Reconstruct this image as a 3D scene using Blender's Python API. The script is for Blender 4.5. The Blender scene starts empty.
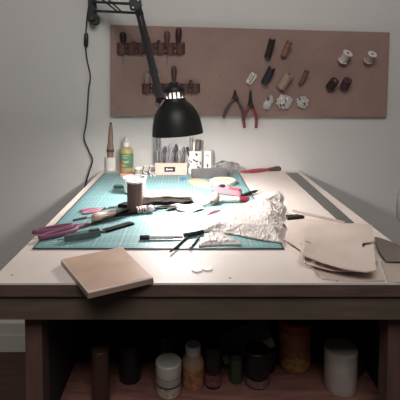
import bpy, bmesh, math, random
from mathutils import Vector, Matrix, noise
from mathutils.geometry import delaunay_2d_cdt
R = math.radians
rnd = random.Random(7)
scene = bpy.context.scene
COL = scene.collection

# ------------------------------------------------------------------ camera
F = 430.0
CAM = Vector((0, 0, 1.228)); PITCH = R(3.0)
H = 0.84                                     # table top height
PX0 = 187.0; PY0 = 85.5 + F*math.tan(PITCH)  # principal point
cam_d = bpy.data.cameras.new('camera'); cam = bpy.data.objects.new('camera', cam_d); COL.objects.link(cam)
cam_d.sensor_width = 36; cam_d.lens = 36*F/400
cam_d.shift_x = (200-PX0)/400; cam_d.shift_y = (PY0-200)/400
cam.location = CAM; cam.rotation_euler = (R(90)-PITCH, 0, 0)
cam_d.clip_start = 0.02
scene.camera = cam
CR = cam.rotation_euler.to_matrix()
def ray(px, py): return CR @ Vector(((px-PX0)/F, -(py-PY0)/F, -1))
def Z(px, py, z=H):
    d = ray(px, py); return CAM + d*((z-CAM.z)/d.z)
def Y(px, py, y):
    d = ray(px, py); return CAM + d*(y/d.y)
YF = Z(200, 283).y; YB = Z(200, 171).y; YW = YB+0.004

# ------------------------------------------------------------------ materials
def srgb(h):
    c = [int(h[i:i+2], 16)/255 for i in (0, 2, 4)]
    return tuple(x/12.92 if x <= .04045 else ((x+.055)/1.055)**2.4 for x in c)+(1,)
_m = {}
def mat(h, rough=.6, metal=0, n=0, ns=30, bump=0, bs=None, emit=0, trans=0, spec=.5, aniso=None, alpha=1, sss=0):
    k = (h, rough, metal, n, ns, bump, bs, emit, trans, spec, aniso, alpha)
    if k in _m: return _m[k]
    m = bpy.data.materials.new('surface_'+h); m.use_nodes = True; _m[k] = m
    nt = m.node_tree; b = nt.nodes['Principled BSDF']
    c = srgb(h); b.inputs['Base Color'].default_value = c
    b.inputs['Roughness'].default_value = rough; b.inputs['Metallic'].default_value = metal
    b.inputs['Specular IOR Level'].default_value = spec
    b.inputs['Alpha'].default_value = alpha
    if trans: b.inputs['Transmission Weight'].default_value = trans; b.inputs['IOR'].default_value = 1.3
    if emit: b.inputs['Emission Color'].default_value = c; b.inputs['Emission Strength'].default_value = emit
    tc = nt.nodes.new('ShaderNodeTexCoord'); mp = nt.nodes.new('ShaderNodeMapping')
    nt.links.new(tc.outputs['Object'], mp.inputs['Vector'])
    if aniso: mp.inputs['Scale'].default_value = aniso
    no = nt.nodes.new('ShaderNodeTexNoise'); no.inputs['Scale'].default_value = ns; no.inputs['Detail'].default_value = 4
    nt.links.new(mp.outputs['Vector'], no.inputs['Vector'])
    if n:
        mr = nt.nodes.new('ShaderNodeMapRange')
        mr.inputs['From Min'].default_value = .3; mr.inputs['From Max'].default_value = .7
        mr.inputs['To Min'].default_value = 1-n; mr.inputs['To Max'].default_value = 1+n*.6
        nt.links.new(no.outputs['Fac'], mr.inputs['Value'])
        vm = nt.nodes.new('ShaderNodeVectorMath'); vm.operation = 'SCALE'; vm.inputs[0].default_value = c[:3]
        nt.links.new(mr.outputs['Result'], vm.inputs['Scale']); nt.links.new(vm.outputs['Vector'], b.inputs['Base Color'])
    if bump:
        n2 = nt.nodes.new('ShaderNodeTexNoise'); n2.inputs['Scale'].default_value = bs or ns*3
        nt.links.new(mp.outputs['Vector'], n2.inputs['Vector'])
        bp = nt.nodes.new('ShaderNodeBump'); bp.inputs['Strength'].default_value = bump; bp.inputs['Distance'].default_value = .003
        nt.links.new(n2.outputs['Fac'], bp.inputs['Height']); nt.links.new(bp.outputs['Normal'], b.inputs['Normal'])
    return m

# ------------------------------------------------------------------ mesh helpers
def BM(): return bmesh.new()
def frame(o, x, up=Vector((0, 0, 1))):
    x = Vector(x).normalized(); up = Vector(up)
    if abs(x.dot(up)) > .999: up = Vector((0, 1, 0))
    y = up.cross(x).normalized(); z = x.cross(y)
    m = Matrix((x, y, z)).transposed().to_4x4(); m.translation = o
    return m
def axis(o, z):            # frame whose z runs along z
    z = Vector(z).normalized(); q = Vector((0, 0, 1)).rotation_difference(z)
    m = q.to_matrix().to_4x4(); m.translation = o; return m
def box(bm, c, s, M=None, bev=0):
    T = Matrix.LocRotScale(Vector(c), None, Vector(s)); g = bmesh.ops.create_cube(bm, size=1, matrix=T)
    if bev:
        es = list({e for v in g['verts'] for e in v.link_edges})
        r = bmesh.ops.bevel(bm, geom=es, offset=bev, segments=2, affect='EDGES', clamp_overlap=True)
        vs = list({v for f in r['faces'] for v in f.verts} | {v for v in g['verts'] if v.is_valid})
    else: vs = g['verts']
    if M is not None: bmesh.ops.transform(bm, matrix=M, verts=vs)
def lathe(bm, prof, M=None, n=24, a0=0, a1=None, sy=1):
    """prof: list of (r, z) revolved about z"""
    M = M or Matrix(); full = a1 is None; a1 = a1 or 2*math.pi; rings = []
    for r, z in prof:
        if r < 1e-6: rings.append([bm.verts.new(M @ Vector((0, 0, z)))])
        else: rings.append([bm.verts.new(M @ Vector((r*math.cos(a0+(a1-a0)*k/n), sy*r*math.sin(a0+(a1-a0)*k/n), z))) for k in range(n if full else n+1)])
    for a, b in zip(rings, rings[1:]):
        for k in range(n):
            j = (k+1) % n if full else k+1
            if len(a) == 1 and len(b) == 1: continue
            f = [a[0], b[j], b[k]] if len(a) == 1 else [a[k], a[j], b[0]] if len(b) == 1 else [a[k], a[j], b[j], b[k]]
            bm.faces.new(f)
def cyl(bm, a, b, r, r2=None, n=16):
    a = Vector(a); b = Vector(b); L = (b-a).length; r2 = r if r2 is None else r2
    lathe(bm, [(0, 0), (r, 0), (r2, L), (0, L)], axis(a, b-a), n)
def smooth_path(pts, k=6):
    pts = [Vector(p) for p in pts]; out = []
    P = [pts[0]*2-pts[1]]+pts+[pts[-1]*2-pts[-2]]
    for i in range(1, len(P)-2):
        for j in range(k):
            t = j/k; a, b, c, d = P[i-1:i+3]
            out.append(.5*((2*b)+(c-a)*t+(2*a-5*b+4*c-d)*t*t+(3*b-a-3*c+d)*t**3))
    out.append(pts[-1]); return out
def tube(bm, pts, r, n=8, closed=False, smooth=True, sq=1):
    if smooth and not closed: pts = smooth_path(pts)
    pts = [Vector(p) for p in pts]; N = len(pts); rings = []
    for i, p in enumerate(pts):
        a = pts[(i-1) % N] if closed or i > 0 else p; b = pts[(i+1) % N] if closed or i < N-1 else p
        t = (b-a).normalized(); ref = Vector((0, 0, 1)) if abs(t.z) < .9 else Vector((0, 1, 0))
        u = t.cross(ref).normalized(); v = u.cross(t)
        rr = r(i/(N-1)) if callable(r) else r
        rings.append([bm.verts.new(p+u*math.cos(2*math.pi*k/n)*rr+v*math.sin(2*math.pi*k/n)*rr*sq) for k in range(n)])
    for i in range(N if closed else N-1):
        a = rings[i]; b = rings[(i+1) % N]
        for k in range(n): bm.faces.new([a[k], a[(k+1) % n], b[(k+1) % n], b[k]])
    if not closed: bm.faces.new(rings[0][::-1]); bm.faces.new(rings[-1])
def prism(bm, pts, z0, z1, M=None):
    M = M or Matrix()
    a = [bm.verts.new(M @ Vector((x, y, z0))) for x, y in pts]; b = [bm.verts.new(M @ Vector((x, y, z1))) for x, y in pts]
    bm.faces.new(a[::-1]); bm.faces.new(b); n = len(pts)
    for k in range(n): bm.faces.new([a[k], a[(k+1) % n], b[(k+1) % n], b[k]])
def cut_sheet(bm, outline, thick, hf, step=.004):
    """flat outline in world x,y; hf(x,y) gives the underside height"""
    dense = []
    for i, p in enumerate(outline):
        q = outline[(i+1) % len(outline)]; L = math.hypot(q[0]-p[0], q[1]-p[1]); k = max(1, int(L/step))
        dense += [Vector((p[0]+(q[0]-p[0])*j/k, p[1]+(q[1]-p[1])*j/k)) for j in range(k)]
    n = len(dense); xs = [p.x for p in dense]; ys = [p.y for p in dense]
    inner = []
    y = min(ys)+step/2
    while y < max(ys):
        x = min(xs)+step/2
        while x < max(xs): inner.append(Vector((x+rnd.uniform(-.1, .1)*step, y))); x += step
        y += step
    V, E, Fc, *_ = delaunay_2d_cdt(dense+inner, [], [list(range(n))], 1, 1e-7)
    top = {}; bot = {}; cnt = {}
    for f in Fc:
        for i in f:
            if i not in top:
                h = hf(V[i].x, V[i].y); top[i] = bm.verts.new((V[i].x, V[i].y, h+thick)); bot[i] = bm.verts.new((V[i].x, V[i].y, h))
        bm.faces.new([top[i] for i in f]); bm.faces.new([bot[i] for i in reversed(f)])
        for a, b in zip(f, list(f[1:])+[f[0]]): cnt[(a, b)] = 1
    for (a, b) in list(cnt):
        if (b, a) not in cnt: bm.faces.new([top[b], top[a], bot[a], bot[b]])
def blob(bm, M, sub=3, amp=.25, fr=2.5, seed=0):
    g = bmesh.ops.create_icosphere(bm, subdivisions=sub, radius=1)
    for v in g['verts']:
        v.co *= 1+amp*noise.noise(v.co*fr+Vector((seed, seed, 0)))*1.6
        v.co = M @ v.co

WM = {}
def obj(name, bm, m, parent=None, base=None, smooth=True, label=None, cat=None, group=None, kind=None):
    bmesh.ops.recalc_face_normals(bm, faces=bm.faces[:])
    me = bpy.data.meshes.new(name)
    if parent is None:
        if base is None:
            xs = [v.co for v in bm.verts]
            base = Vector(((min(v.x for v in xs)+max(v.x for v in xs))/2, (min(v.y for v in xs)+max(v.y for v in xs))/2, min(v.z for v in xs)))
        w = Vector(base)
    else: w = WM[parent.name]
    bmesh.ops.translate(bm, vec=-w, verts=bm.verts[:])
    if smooth:
        for f in bm.faces: f.smooth = True
        for e in bm.edges:
            if len(e.link_faces) == 2 and e.calc_face_angle(0) > R(35): e.smooth = False
    bm.to_mesh(me); bm.free(); me.materials.append(m)
    o = bpy.data.objects.new(name, me); COL.objects.link(o)
    if parent is None: o.location = w
    else: o.parent = parent
    WM[o.name] = w
    if label: o['label'] = label
    if cat: o['category'] = cat
    if group: o['group'] = group
    if kind: o['kind'] = kind
    return o
def thing(name, loc, label, cat, group=None):
    o = bpy.data.objects.new(name, None); COL.objects.link(o); o.location = loc; o.empty_display_size = .02
    WM[o.name] = Vector(loc); o['label'] = label; o['category'] = cat
    if group: o['group'] = group
    return o

# ------------------------------------------------------------------ room
def struct(name, c, s, m):
    bm = BM(); box(bm, c, s); return obj(name, bm, m, smooth=False, kind='structure')
wallm = mat('cfccc8', .85, n=.05, ns=1.6, bump=.08, bs=90)
FLY0, FLY1 = -1.6, YW
struct('wall_back', (0, YW+.05, 1.3), (4.4, .1, 2.6), wallm)
struct('wall_left', (-2.15, (FLY0+FLY1)/2, 1.3), (.1, FLY1-FLY0, 2.6), wallm)
struct('wall_right', (2.15, (FLY0+FLY1)/2, 1.3), (.1, FLY1-FLY0, 2.6), wallm)
struct('floor', (0, (FLY0+FLY1)/2, -.03), (4.2, FLY1-FLY0, .06), mat('4a2f27', .6, n=.4, ns=6, aniso=(1, 8, 1)))
bbz = Y(10, 325, YW-.02).z
bm = BM(); box(bm, (0, YW-.009, bbz*.30), (4.18, .018, bbz*.60)); box(bm, (0, YW-.006, bbz*.75), (4.18, .011, bbz*.5))
obj('baseboard_back', bm, mat('b4b0a6', .5), smooth=False, kind='structure')

# ------------------------------------------------------------------ table
def lineat(a, b, y):        # x on a world line at depth y
    t = (y-a.y)/(b.y-a.y); return a.x+(b.x-a.x)*t
Lb = Z(102, 171); Lf = Z(-2.5, 283); Rb = Z(300, 171); Rf = Z(445, 283)
XL = -.391; XR = (Rb.x+Rf.x)/2
tab = thing('work_table', ((XL+XR)/2, (YF+YB)/2, 0), 'cream topped wooden workbench with dark brown frame against the wall', 'table')
topm = mat('dbcdc5', .55, n=.07, ns=5, bump=.03, bs=120)
brown = mat('5a473d', .75, n=.35, ns=9, aniso=(1, 6, 6), bump=.2, bs=40)
bm = BM(); prism(bm, [(XL, YF), (XR, YF), (XR, YB), (XL, YB)], H-.004, H); obj('tabletop', bm, topm, tab, smooth=False)
bm = BM(); prism(bm, [(XL+.001, YF+.001), (XR-.001, YF+.001), (XR-.001, YB), (XL+.001, YB)], H-.028, H-.004); obj('top_board', bm, brown, tab, smooth=False)
zr = Y(200, 319, YF+.01).z
bm = BM(); box(bm, ((XL+XR)/2, YF+.020, (H-.028+zr)/2), (XR-XL-.02, .024, H-.028-zr)); obj('front_rail', bm, mat('564a3c', .8, n=.3, ns=8, aniso=(1, 6, 6)), tab, smooth=False)
for x in (XL+.025, XR-.025):
    bm = BM(); box(bm, (x, (YF+YB)/2+.02, (H-.028+zr)/2), (.022, YB-YF-.05, H-.03-zr)); obj('side_rail', bm, brown, tab, smooth=False)
bm = BM(); box(bm, ((XL+XR)/2, YB-.02, (H-.028+zr)/2), (XR-XL-.08, .02, H-.03-zr)); obj('back_rail', bm, brown, tab, smooth=False)
xl0, xl1 = Y(28.5, 360, YF+.05).x, Y(45, 360, YF+.05).x
xr0, xr1 = Y(384, 360, YF+.05).x, XR-.02
PX = {0: (xl0, xl1), 1: (XR-.045, XR-.022)}
YC = YF+.52
SH = .488
legm = mat('5b4038', .75, n=.3, ns=10, aniso=(6, 6, 1))
for si, (a, b) in enumerate(((xl0, xl1), (xr0, xr1))):
    for y0 in (YF+.034, YB-.08):
        bm = BM(); box(bm, ((a+b)/2, y0+.02, (H-.03)/2), (b-a, .04, H-.03)); obj('leg', bm, legm, tab, smooth=False)
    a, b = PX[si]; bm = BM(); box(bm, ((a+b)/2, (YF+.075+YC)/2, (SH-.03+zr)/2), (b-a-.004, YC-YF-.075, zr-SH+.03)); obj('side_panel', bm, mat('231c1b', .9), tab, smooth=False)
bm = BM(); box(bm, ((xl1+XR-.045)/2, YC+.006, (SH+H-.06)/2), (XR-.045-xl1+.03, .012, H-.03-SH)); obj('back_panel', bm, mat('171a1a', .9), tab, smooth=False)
bm = BM(); box(bm, ((xl1+XR-.045)/2, (YF+.076+YC)/2, SH-.01), (XR-.045-xl1, YC-YF-.078, .02)); obj('shelf', bm, mat('85594f', .8, n=.35, ns=12, aniso=(1, 6, 1)), tab, smooth=False)
for px in (28,):   # little cove bracket at the left leg
    a = Y(28.5, 322, YF+.05)
    bm = BM(); M = frame((a.x, YF+.052, zr), (-1, 0, 0), (0, -1, 0))
    prism(bm, [(0, 0), (.025, 0), (.012, -.003), (.004, -.008), (0, -.016)] if False else [(0, 0), (0, .016), (.004, .008), (.012, .003), (.025, 0)], -.01, .01, M); obj('bracket', bm, legm, tab, smooth=False)
# screw heads in the table top
for px, py in ((12, 275), (230, 278), (337, 281)):
    p = Z(px, py); bm = BM(); lathe(bm, [(0, .0006), (.0022, .0004), (.0024, 0)], Matrix.Translation(p), 10); obj('screw_head', bm, mat('4a3d38', .5), tab)

# ------------------------------------------------------------------ cutting mat
MT = .003
a, b, c, d = Z(32, 248.5, H+MT), Z(284.5, 249, H+MT), Z(239, 172.6, H+MT), Z(104.5, 172.6, H+MT)
mx0 = (a.x+d.x)/2; mx1 = (b.x+c.x)/2; my0 = a.y; my1 = min(d.y, YB-.004)
mt = bpy.data.materials.new('mat_grid'); mt.use_nodes = True; nt = mt.node_tree; bs = nt.nodes['Principled BSDF']; bs.inputs['Roughness'].default_value = .5
tc = nt.nodes.new('ShaderNodeTexCoord'); sx = nt.nodes.new('ShaderNodeSeparateXYZ'); nt.links.new(tc.outputs['Object'], sx.inputs[0])
def mth(op, a, b=None, c=None):
    n = nt.nodes.new('ShaderNodeMath'); n.operation = op
    for i, v in enumerate((a, b, c)):
        if v is None: continue
        if isinstance(v, (int, float)): n.inputs[i].default_value = v
        else: nt.links.new(v, n.inputs[i])
    return n.outputs[0]
def gl(s, off, pitch, w):
    f = mth('FRACT', mth('DIVIDE', mth('ADD', s, off), pitch)); return mth('LESS_THAN', f, w/pitch)
W2 = (mx1-mx0)/2; H2 = (my1-my0)/2
mi = mth('MAXIMUM', gl(sx.outputs[0], 2, .0127, .0009), gl(sx.outputs[1], 2, .0127, .0009))
ma = mth('MAXIMUM', gl(sx.outputs[0], 2, .0635, .0016), gl(sx.outputs[1], 2, .0635, .0016))
inside = mth('MULTIPLY', mth('LESS_THAN', mth('ABSOLUTE', sx.outputs[0]), W2-.014), mth('LESS_THAN', mth('ABSOLUTE', sx.outputs[1]), H2-.014))
fac = mth('MULTIPLY', inside, mth('MAXIMUM', mth('MULTIPLY', mi, .55), mth('MULTIPLY', ma, .85)))
edge = mth('SUBTRACT', 1, mth('MULTIPLY', mth('LESS_THAN', mth('ABSOLUTE', sx.outputs[0]), W2-.0035), mth('LESS_THAN', mth('ABSOLUTE', sx.outputs[1]), H2-.0035)))
mx = nt.nodes.new('ShaderNodeMix'); mx.data_type = 'RGBA'; nt.links.new(fac, mx.inputs[0]); mx.inputs[6].default_value = srgb('678d8f'); mx.inputs[7].default_value = srgb('b9cccd')
m2 = nt.nodes.new('ShaderNodeMix'); m2.data_type = 'RGBA'; nt.links.new(edge, m2.inputs[0]); nt.links.new(mx.outputs[2], m2.inputs[6]); m2.inputs[7].default_value = srgb('223030')
nt.links.new(m2.outputs[2], bs.inputs['Base Color'])
bm = BM(); box(bm, ((mx0+mx1)/2, (my0+my1)/2, H+MT/2+.0003), (mx1-mx0, my1-my0, MT))
obj('cutting_mat', bm, mt, smooth=False, label='large teal cutting mat with white grid lying on the workbench', cat='cutting mat')
T = H+MT+.0003       # top of mat

# ------------------------------------------------------------------ pegboard
q = [Y(111, 115.5, YW), Y(384.5, 116.5, YW), Y(387.5, 33, YW), Y(111, 25.5, YW)]
PB = YW-.022; PT = .006
pg = thing('pegboard', ((q[0].x+q[1].x)/2, YW, q[0].z), 'wide brown hardboard tool board screwed to the wall above the workbench', 'pegboard')
bm = BM(); prism(bm, [(p.x, p.z) for p in q], 0, PT, Matrix(((1, 0, 0, 0), (0, 0, -1, PB+PT), (0, 1, 0, 0), (0, 0, 0, 1))))
pbm = mat('92786f', .8, n=.13, ns=7, bump=.1, bs=70)
obj('board', bm, pbm, pg, smooth=False)
bm = BM()
for dx, zz in ((.03, .03), (-.03, .03)): pass
box(bm, ((q[0].x+q[1].x)/2, (YW+PB+PT)/2, q[0].z+.03), (q[1].x-q[0].x-.1, YW-PB-PT-.0005, .02))
box(bm, ((q[0].x+q[1].x)/2, (YW+PB+PT)/2, q[3].z-.05), (q[1].x-q[0].x-.1, YW-PB-PT-.0005, .02)); obj('batten', bm, brown, pg, smooth=False)
def B(px, py, out=0): return Y(px, py, PB-out)
for i, (px, py) in enumerate(((115, 29), (118, 108), (128, 73), (209, 97), (214, 40), (232, 56), (246, 36), (318, 50), (330, 41), (352, 99), (379, 44), (381, 110), (120, 97), (230, 105), (320, 105), (363, 78), (308, 63), (220, 76), (355, 38))):
    p = B(px, py); bm = BM(); lathe(bm, [(0, .0008), (.0022, .0006), (.0026, 0)], axis(p, (0, -1, 0)), 8); obj('screw_head', bm, mat('40302a' if i % 2 else '9c8a80', .5), pg)

def peg(px, py, L, up=.0, px2=None, py2=None):
    a = B(px, py); bm = BM(); cyl(bm, a+Vector((0, .002, 0)), a+Vector((0, -L, up)), .0016, n=8); return obj('peg', bm, mat('8a6b50', .6), pg)
def spool(b, t, rpx, colr, top, label, hole='2a2422', out=.045, thr=.35, flange=False):
    """thread spool pushed on a sloping peg: b, t = lower and upper end in the photo"""
    lo = B(b[0], b[1], .014); hi = B(t[0], t[1], out); r = rpx*PB/F
    ax = (hi-lo); L = ax.length; u = ax.normalized()
    s0 = Vector((lo.x, PB, lo.z))-Vector((0, 0, 0))
    pg_bm = BM(); tube(pg_bm, [Vector((lo.x-u.x*.004, PB+.002, lo.z-u.z*.012)), Vector((lo.x-u.x*.004, PB-.006, lo.z-u.z*.012)), lo, hi+u*.002], .0014, 8, smooth=False); obj('peg', pg_bm, mat('8a6b50', .6), pg)
    g = thing('thread_spool', lo, label, 'spool', 'spools and reels pegged on the tool board')
    M = axis(lo, ax)
    bm = BM(); prof = [(.0016, L*.06)]+[(r*(1+.03*math.sin(k*2.1)), L*(.06+.88*k/16)) for k in range(17)]+[(.0016, L*.94)]; lathe(bm, prof, M, 16)
    obj('thread', bm, mat(colr, .7, n=.25, ns=60, aniso=(1, 1, 8)), g)
    for z0, z1 in ((0, .06), (.94, 1)):
        bm = BM(); rr = r*(1.22 if flange else 1.02); lathe(bm, [(.002, z0*L), (rr, z0*L), (rr, z1*L), (.004, z1*L), (.004, z1*L-.001)], M, 16); obj('flange', bm, mat(top, .5), g)
    bm = BM(); lathe(bm, [(.0021, L*.99), (r*.34, L*.99), (r*.34, L+.0006), (.0021, L+.0006)], M, 12); obj('core', bm, mat(hole, .6), g)
spool((267.5, 57), (272.5, 39), 3.3, '2a1a16', '2b1c18', 'tall nearly black thread spool, left of the two topmost spools', 'd8ccc4')
spool((283.5, 56), (289.5, 42), 2.9, '8a6350', '5a4338', 'tall tan brown thread spool, right of the two topmost spools', 'e0d6cc')
spool((264.5, 83), (272, 68), 3.7, '23232c', '1c1a1e', 'blue black thread spool with white core in the middle row', 'e6e0da')
spool((281, 87), (289, 74), 4.9, 'a08a7c', 'a08c7e', 'fat beige thread spool with dark hole in the middle row', '3a2822')
spool((300.5, 84), (307, 71), 2.2, '6f5646', '41332c', 'thin brown thread spool at right end of the middle row', 'b8a898')
spool((342.5, 61), (348, 53), 4, 'd0c6be', 'd8d0c8', 'short white thread reel, left of the two white reels', '3a2c28', flange=True)
spool((368, 61), (372.5, 54), 3.6, 'a8988e', 'd8cec6', 'short white reel with round flange nearest the board right edge', '3a2c28', flange=True)
spool((330, 87), (335, 80.5), 4.2, '2d231a', '3a2c22', 'stubby dark olive reel at the lower right of the board', '8c7c6c')
spool((344, 87), (348, 80), 4.2, '47293a', '5a3038', 'stubby plum purple reel at the lower right of the board', '2a1c20')
def packet(px, py, w, h, seed, rot, label, pcs):
    g = thing('plastic_packet', B(px, py, .012), label, 'packet', 'clear packets hanging at the foot of the board')
    peg(px, py-h*.45, .03)
    k = PB/F; M = Matrix.Translation(B(px, py, .013)) @ Matrix.Rotation(rot, 4, 'Y') @ Matrix.Diagonal((w*k/2, .007, h*k/2, 1))
    bm = BM(); blob(bm, M, 3, .35, 3.2, seed); obj('bag', bm, mat('ddd8d4', .3, trans=.3, n=.3, ns=140), g)
    for j in range(pcs):
        q = B(px+rnd.uniform(-.3, .3)*w, py+rnd.uniform(-.35, .35)*h, .021); bm = BM()
        M = Matrix.Translation(q) @ Matrix.Rotation(rnd.uniform(-1, 1), 4, 'Y')
        box(bm, (0, 0, 0), (.006, .003, .013), M); obj('fitting', bm, mat('faf6f2' if j % 3 else '5a4c44', .4), g, smooth=False)
g = thing('plastic_packet', B(251.5, 78.5, .012), 'flat tilted white wrapped packet left of the blue black spool', 'packet'); peg(254, 74, .03)
M = Matrix.Translation(B(251.5, 78.5, .014)) @ Matrix.Rotation(R(33), 4, 'Y'); u_ = PB/F
bm = BM(); box(bm, (0, 0, 0), (6.5*u_, .010, 12*u_), M, .004); wr = obj('wrapper', bm, mat('dcd6d2', .35, n=.25, ns=90), g)
bm = BM(); box(bm, (.6*u_, -.0055, -.5*u_), (1.2*u_, .002, 8.5*u_), M); box(bm, (-1.6*u_, -.0055, .5*u_), (.7*u_, .002, 6*u_), M); obj('stripe', bm, mat('7a6c66', .5), g, smooth=False)
packet(268.5, 102.5, 7, 14, 2, R(25), 'narrow clear packet of white fittings, leftmost of the bottom three', 4)
packet(284.5, 102, 14, 13, 3, R(5), 'wide clear packet of white fittings, middle of the bottom three', 7)
packet(302.5, 102, 11, 11, 4, R(0), 'round crumpled clear packet, rightmost of the bottom three', 4)

# leather tool racks
def rack(x0, x1, y0, y1, label, rv):
    k = PB/F
    g = thing('tool_rack', B((x0+x1)/2, y1), label, 'tool rack')
    bm = BM(); a = B(x0, y1); b = B(x1, y0); w = b.x-a.x; n = max(3, round(w/.045)); pts = []
    for i in range(n*8+1):
        t = i/(n*8); pts.append((a.x+w*t, PB-.0015-.016*abs(math.sin(math.pi*t*n))**.6))
    vs = []
    for (x, y) in pts: vs.append([bm.verts.new((x, y, a.z)), bm.verts.new((x, y, b.z)), bm.verts.new((x, y-.0025, a.z)), bm.verts.new((x, y-.0025, b.z))])
    for p, r in zip(vs, vs[1:]):
        bm.faces.new([p[0], p[1], r[1], r[0]]); bm.faces.new([p[2], r[2], r[3], p[3]]); bm.faces.new([p[0], r[0], r[2], p[2]]); bm.faces.new([p[1], p[3], r[3], r[1]])
    bm.faces.new([vs[0][0], vs[0][2], vs[0][3], vs[0][1]]); bm.faces.new([vs[-1][0], vs[-1][1], vs[-1][3], vs[-1][2]])
    obj('strap', bm, mat('553831', .7, n=.3, ns=40), g)
    for i in range(n+1):
        x = a.x+w*min(max(i/n, .03), .97)
        for f in (.25, .75):
            bm = BM(); lathe(bm, [(0, .0026), (.003, .002), (.0042, 0)], axis((x, PB-.0042, a.z+(b.z-a.z)*f), (0, -1, 0)), 10); obj('rivet', bm, mat(rv, .35, metal=.4), g)
rack(117, 185, 43, 54, 'upper reddish brown leather tool strap riveted to the board', 'b8aaa2')
rack(142, 200, 83.5, 93, 'lower reddish brown leather tool strap behind the black lamp', 'c8beb8')
def handtool(px, ytop, yrack, ybot, hr, colr, shaft, label, name='awl', lean=0):
    k = PB/F; top = B(px+lean, ytop, .012); mid = B(px, yrack, .010); bot = B(px-.3*lean, ybot, .009)
    g = thing(name, bot, label, 'hand tool', 'hand tools in the leather straps')
    d = top-mid; L = d.length; r = hr*k
    bm = BM(); lathe(bm, [(0, 0), (r*.55, 0), (r*.6, L*.12), (r*.85, L*.35), (r, L*.65), (r*.95, L*.85), (r*.6, L*.97), (0, L)], axis(mid, d), 14); obj('handle', bm, mat(colr, .5, n=.2, ns=60), g)
    bm = BM(); cyl(bm, mid, bot, .0022, .0008, 8); obj('shaft', bm, mat(shaft, .4, metal=.6), g)
handtool(123, 32, 45, 66, 3.4, '1d1416', '5a4c48', 'black handled awl at left end of the upper strap')
handtool(133.5, 41, 47, 56, 2.2, '4a3632', '5a4c48', 'short brown handled tool second from left in the upper strap')
handtool(142.5, 42, 47, 57, 2.0, '43302c', '5a4c48', 'short dark handled tool left of the lamp arm in the upper strap')
handtool(167, 31, 46, 65, 3.0, '5a3930', '4a3a36', 'tall reddish wooden handled awl in the upper strap right of the lamp arm')
handtool(158.5, 40, 47, 57, 2.0, '43302c', '5a4c48', 'short dark handled tool just right of the lamp arm in the upper strap')
handtool(178, 27.5, 45, 58, 3.2, '3a1718', '4a3a36', 'dark red handled awl tallest in the upper strap', lean=1)
handtool(147, 73, 84, 96, 3.4, '8f8078', '5a4c48', 'pale knobbed tool at left end of the lower strap')
handtool(158, 73, 85, 97, 2.4, '9a8c84', '5a4c48', 'slim pale grey handled tool behind the lamp arm in the lower strap')
handtool(174, 66, 83, 100, 2.8, '4c3530', '5a4c48', 'tall brown handled tool rising behind the lamp cap')
handtool(191, 80, 86, 97, 1.8, '4c3530', '5a4c48', 'small brown tool at right end of the lower strap')

def hang_pliers(cx, ytop, yj, hl, hr_, colr, label):
    g = thing('pliers', B(cx, yj, .012), label, 'pliers')
    peg(cx, yj-.5, .022)
    P = lambda x, y, o=.012: B(x, y, o)
    bm = BM()
    tube(bm, [P(cx-2.2, yj+5), P(cx-1.2, yj), P(cx-.4, ytop)], lambda t: .0068*(1-t)+.0016, 8, sq=.5)
    tube(bm, [P(cx+2.2, yj+5, .0165), P(cx+1.2, yj, .0165), P(cx+.4, ytop, .0165)], lambda t: .0068*(1-t)+.0016, 8, sq=.5)
    obj('jaws', bm, mat('3c3434', .4, metal=.7), g)
    bm = BM(); lathe(bm, [(0, .004), (.003, .004), (.004, 0)], axis(P(cx, yj+1.5, .019), (0, -1, 0)), 12); obj('pivot', bm, mat('8a807c', .3, metal=.8), g)
    for i, h in enumerate((hl, hr_)):
        s = -1 if i == 0 else 1
        bm = BM(); o = .012 if i else .0165
        tube(bm, [P(cx+s*1.2, yj+3.5, o)]+[P(x, y, o) for x, y in h], lambda t: .0038+.0030*math.sin(min(1, t*1.4)*math.pi*.6), 10); obj('handle', bm, mat(colr, .4), g)
hang_pliers(235, 90, 96, [(230.5, 103), (226, 110), (223.5, 118)], [(239.5, 104), (243, 112), (243, 121)], '54414e', 'purple black handled pliers hanging open, left of the red pair')
hang_pliers(250.5, 90, 103, [(246, 111), (244, 119), (244.5, 128)], [(254.5, 111), (256.5, 119), (256, 128)], '7e3a42', 'red handled pliers hanging below the board edge')

# ------------------------------------------------------------------ lamp
yL = 1.43
lamp = thing('wall_lamp', Y(92, 20, YW), 'black jointed work lamp with round shade hanging over the workbench', 'lamp')
black = mat('1b1c1c', .45, spec=.4); blk2 = mat('15181a', .5)
ws = 172.5
ctr = Y(177.7, 134.0, yL); sc = yL/F
axU = Vector((-.075, -.0, 1)).normalized()
M = axis(ctr, axU)
R0 = 25.6*sc
prof = [(R0*a_, z_) for a_, z_ in ((1, 0), (.99, .012), (.955, .034), (.90, .054), (.82, .072), (.71, .087), (.59, .098), (.47, .107), (.41, .115), (.40, .120))]
bm = BM(); lathe(bm, prof, M, 48); lathe(bm, [(r-.0014, z) for r, z in prof], M, 48)
lathe(bm, [(R0-.0014, 0), (R0-.001, -.001), (R0+.0006, -.001), (R0+.0006, .002), (R0, .002)], M, 48)
sh = obj('lamp_shade', bm, black, lamp)
bm = BM(); pr = [(r-.0022, z+.0008) for r, z in prof]; lathe(bm, pr, M, 48); obj('shade_lining', bm, mat('e8e6e0', .5), lamp)
rn = R0*.40
bm = BM()
for k in range(14):
    a = k*2*math.pi/14
    box(bm, (0, 0, 0), (.003, .0048, .022), M @ Matrix.Rotation(a, 4, 'Z') @ Matrix.Translation((rn-.0015, 0, .130)))
obj('vent_ring', bm, black, lamp)
bm = BM(); lathe(bm, [(rn+.0002, .140), (rn, .146), (rn*.97, .152), (rn*.75, .160), (rn*.45, .166), (rn*.42, .173), (0, .175)], M, 32); lathe(bm, [(rn+.0002, .140), (rn-.002, .140), (rn-.003, .150), (0, .158)], M, 32); obj('cap', bm, black, lamp)
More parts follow.
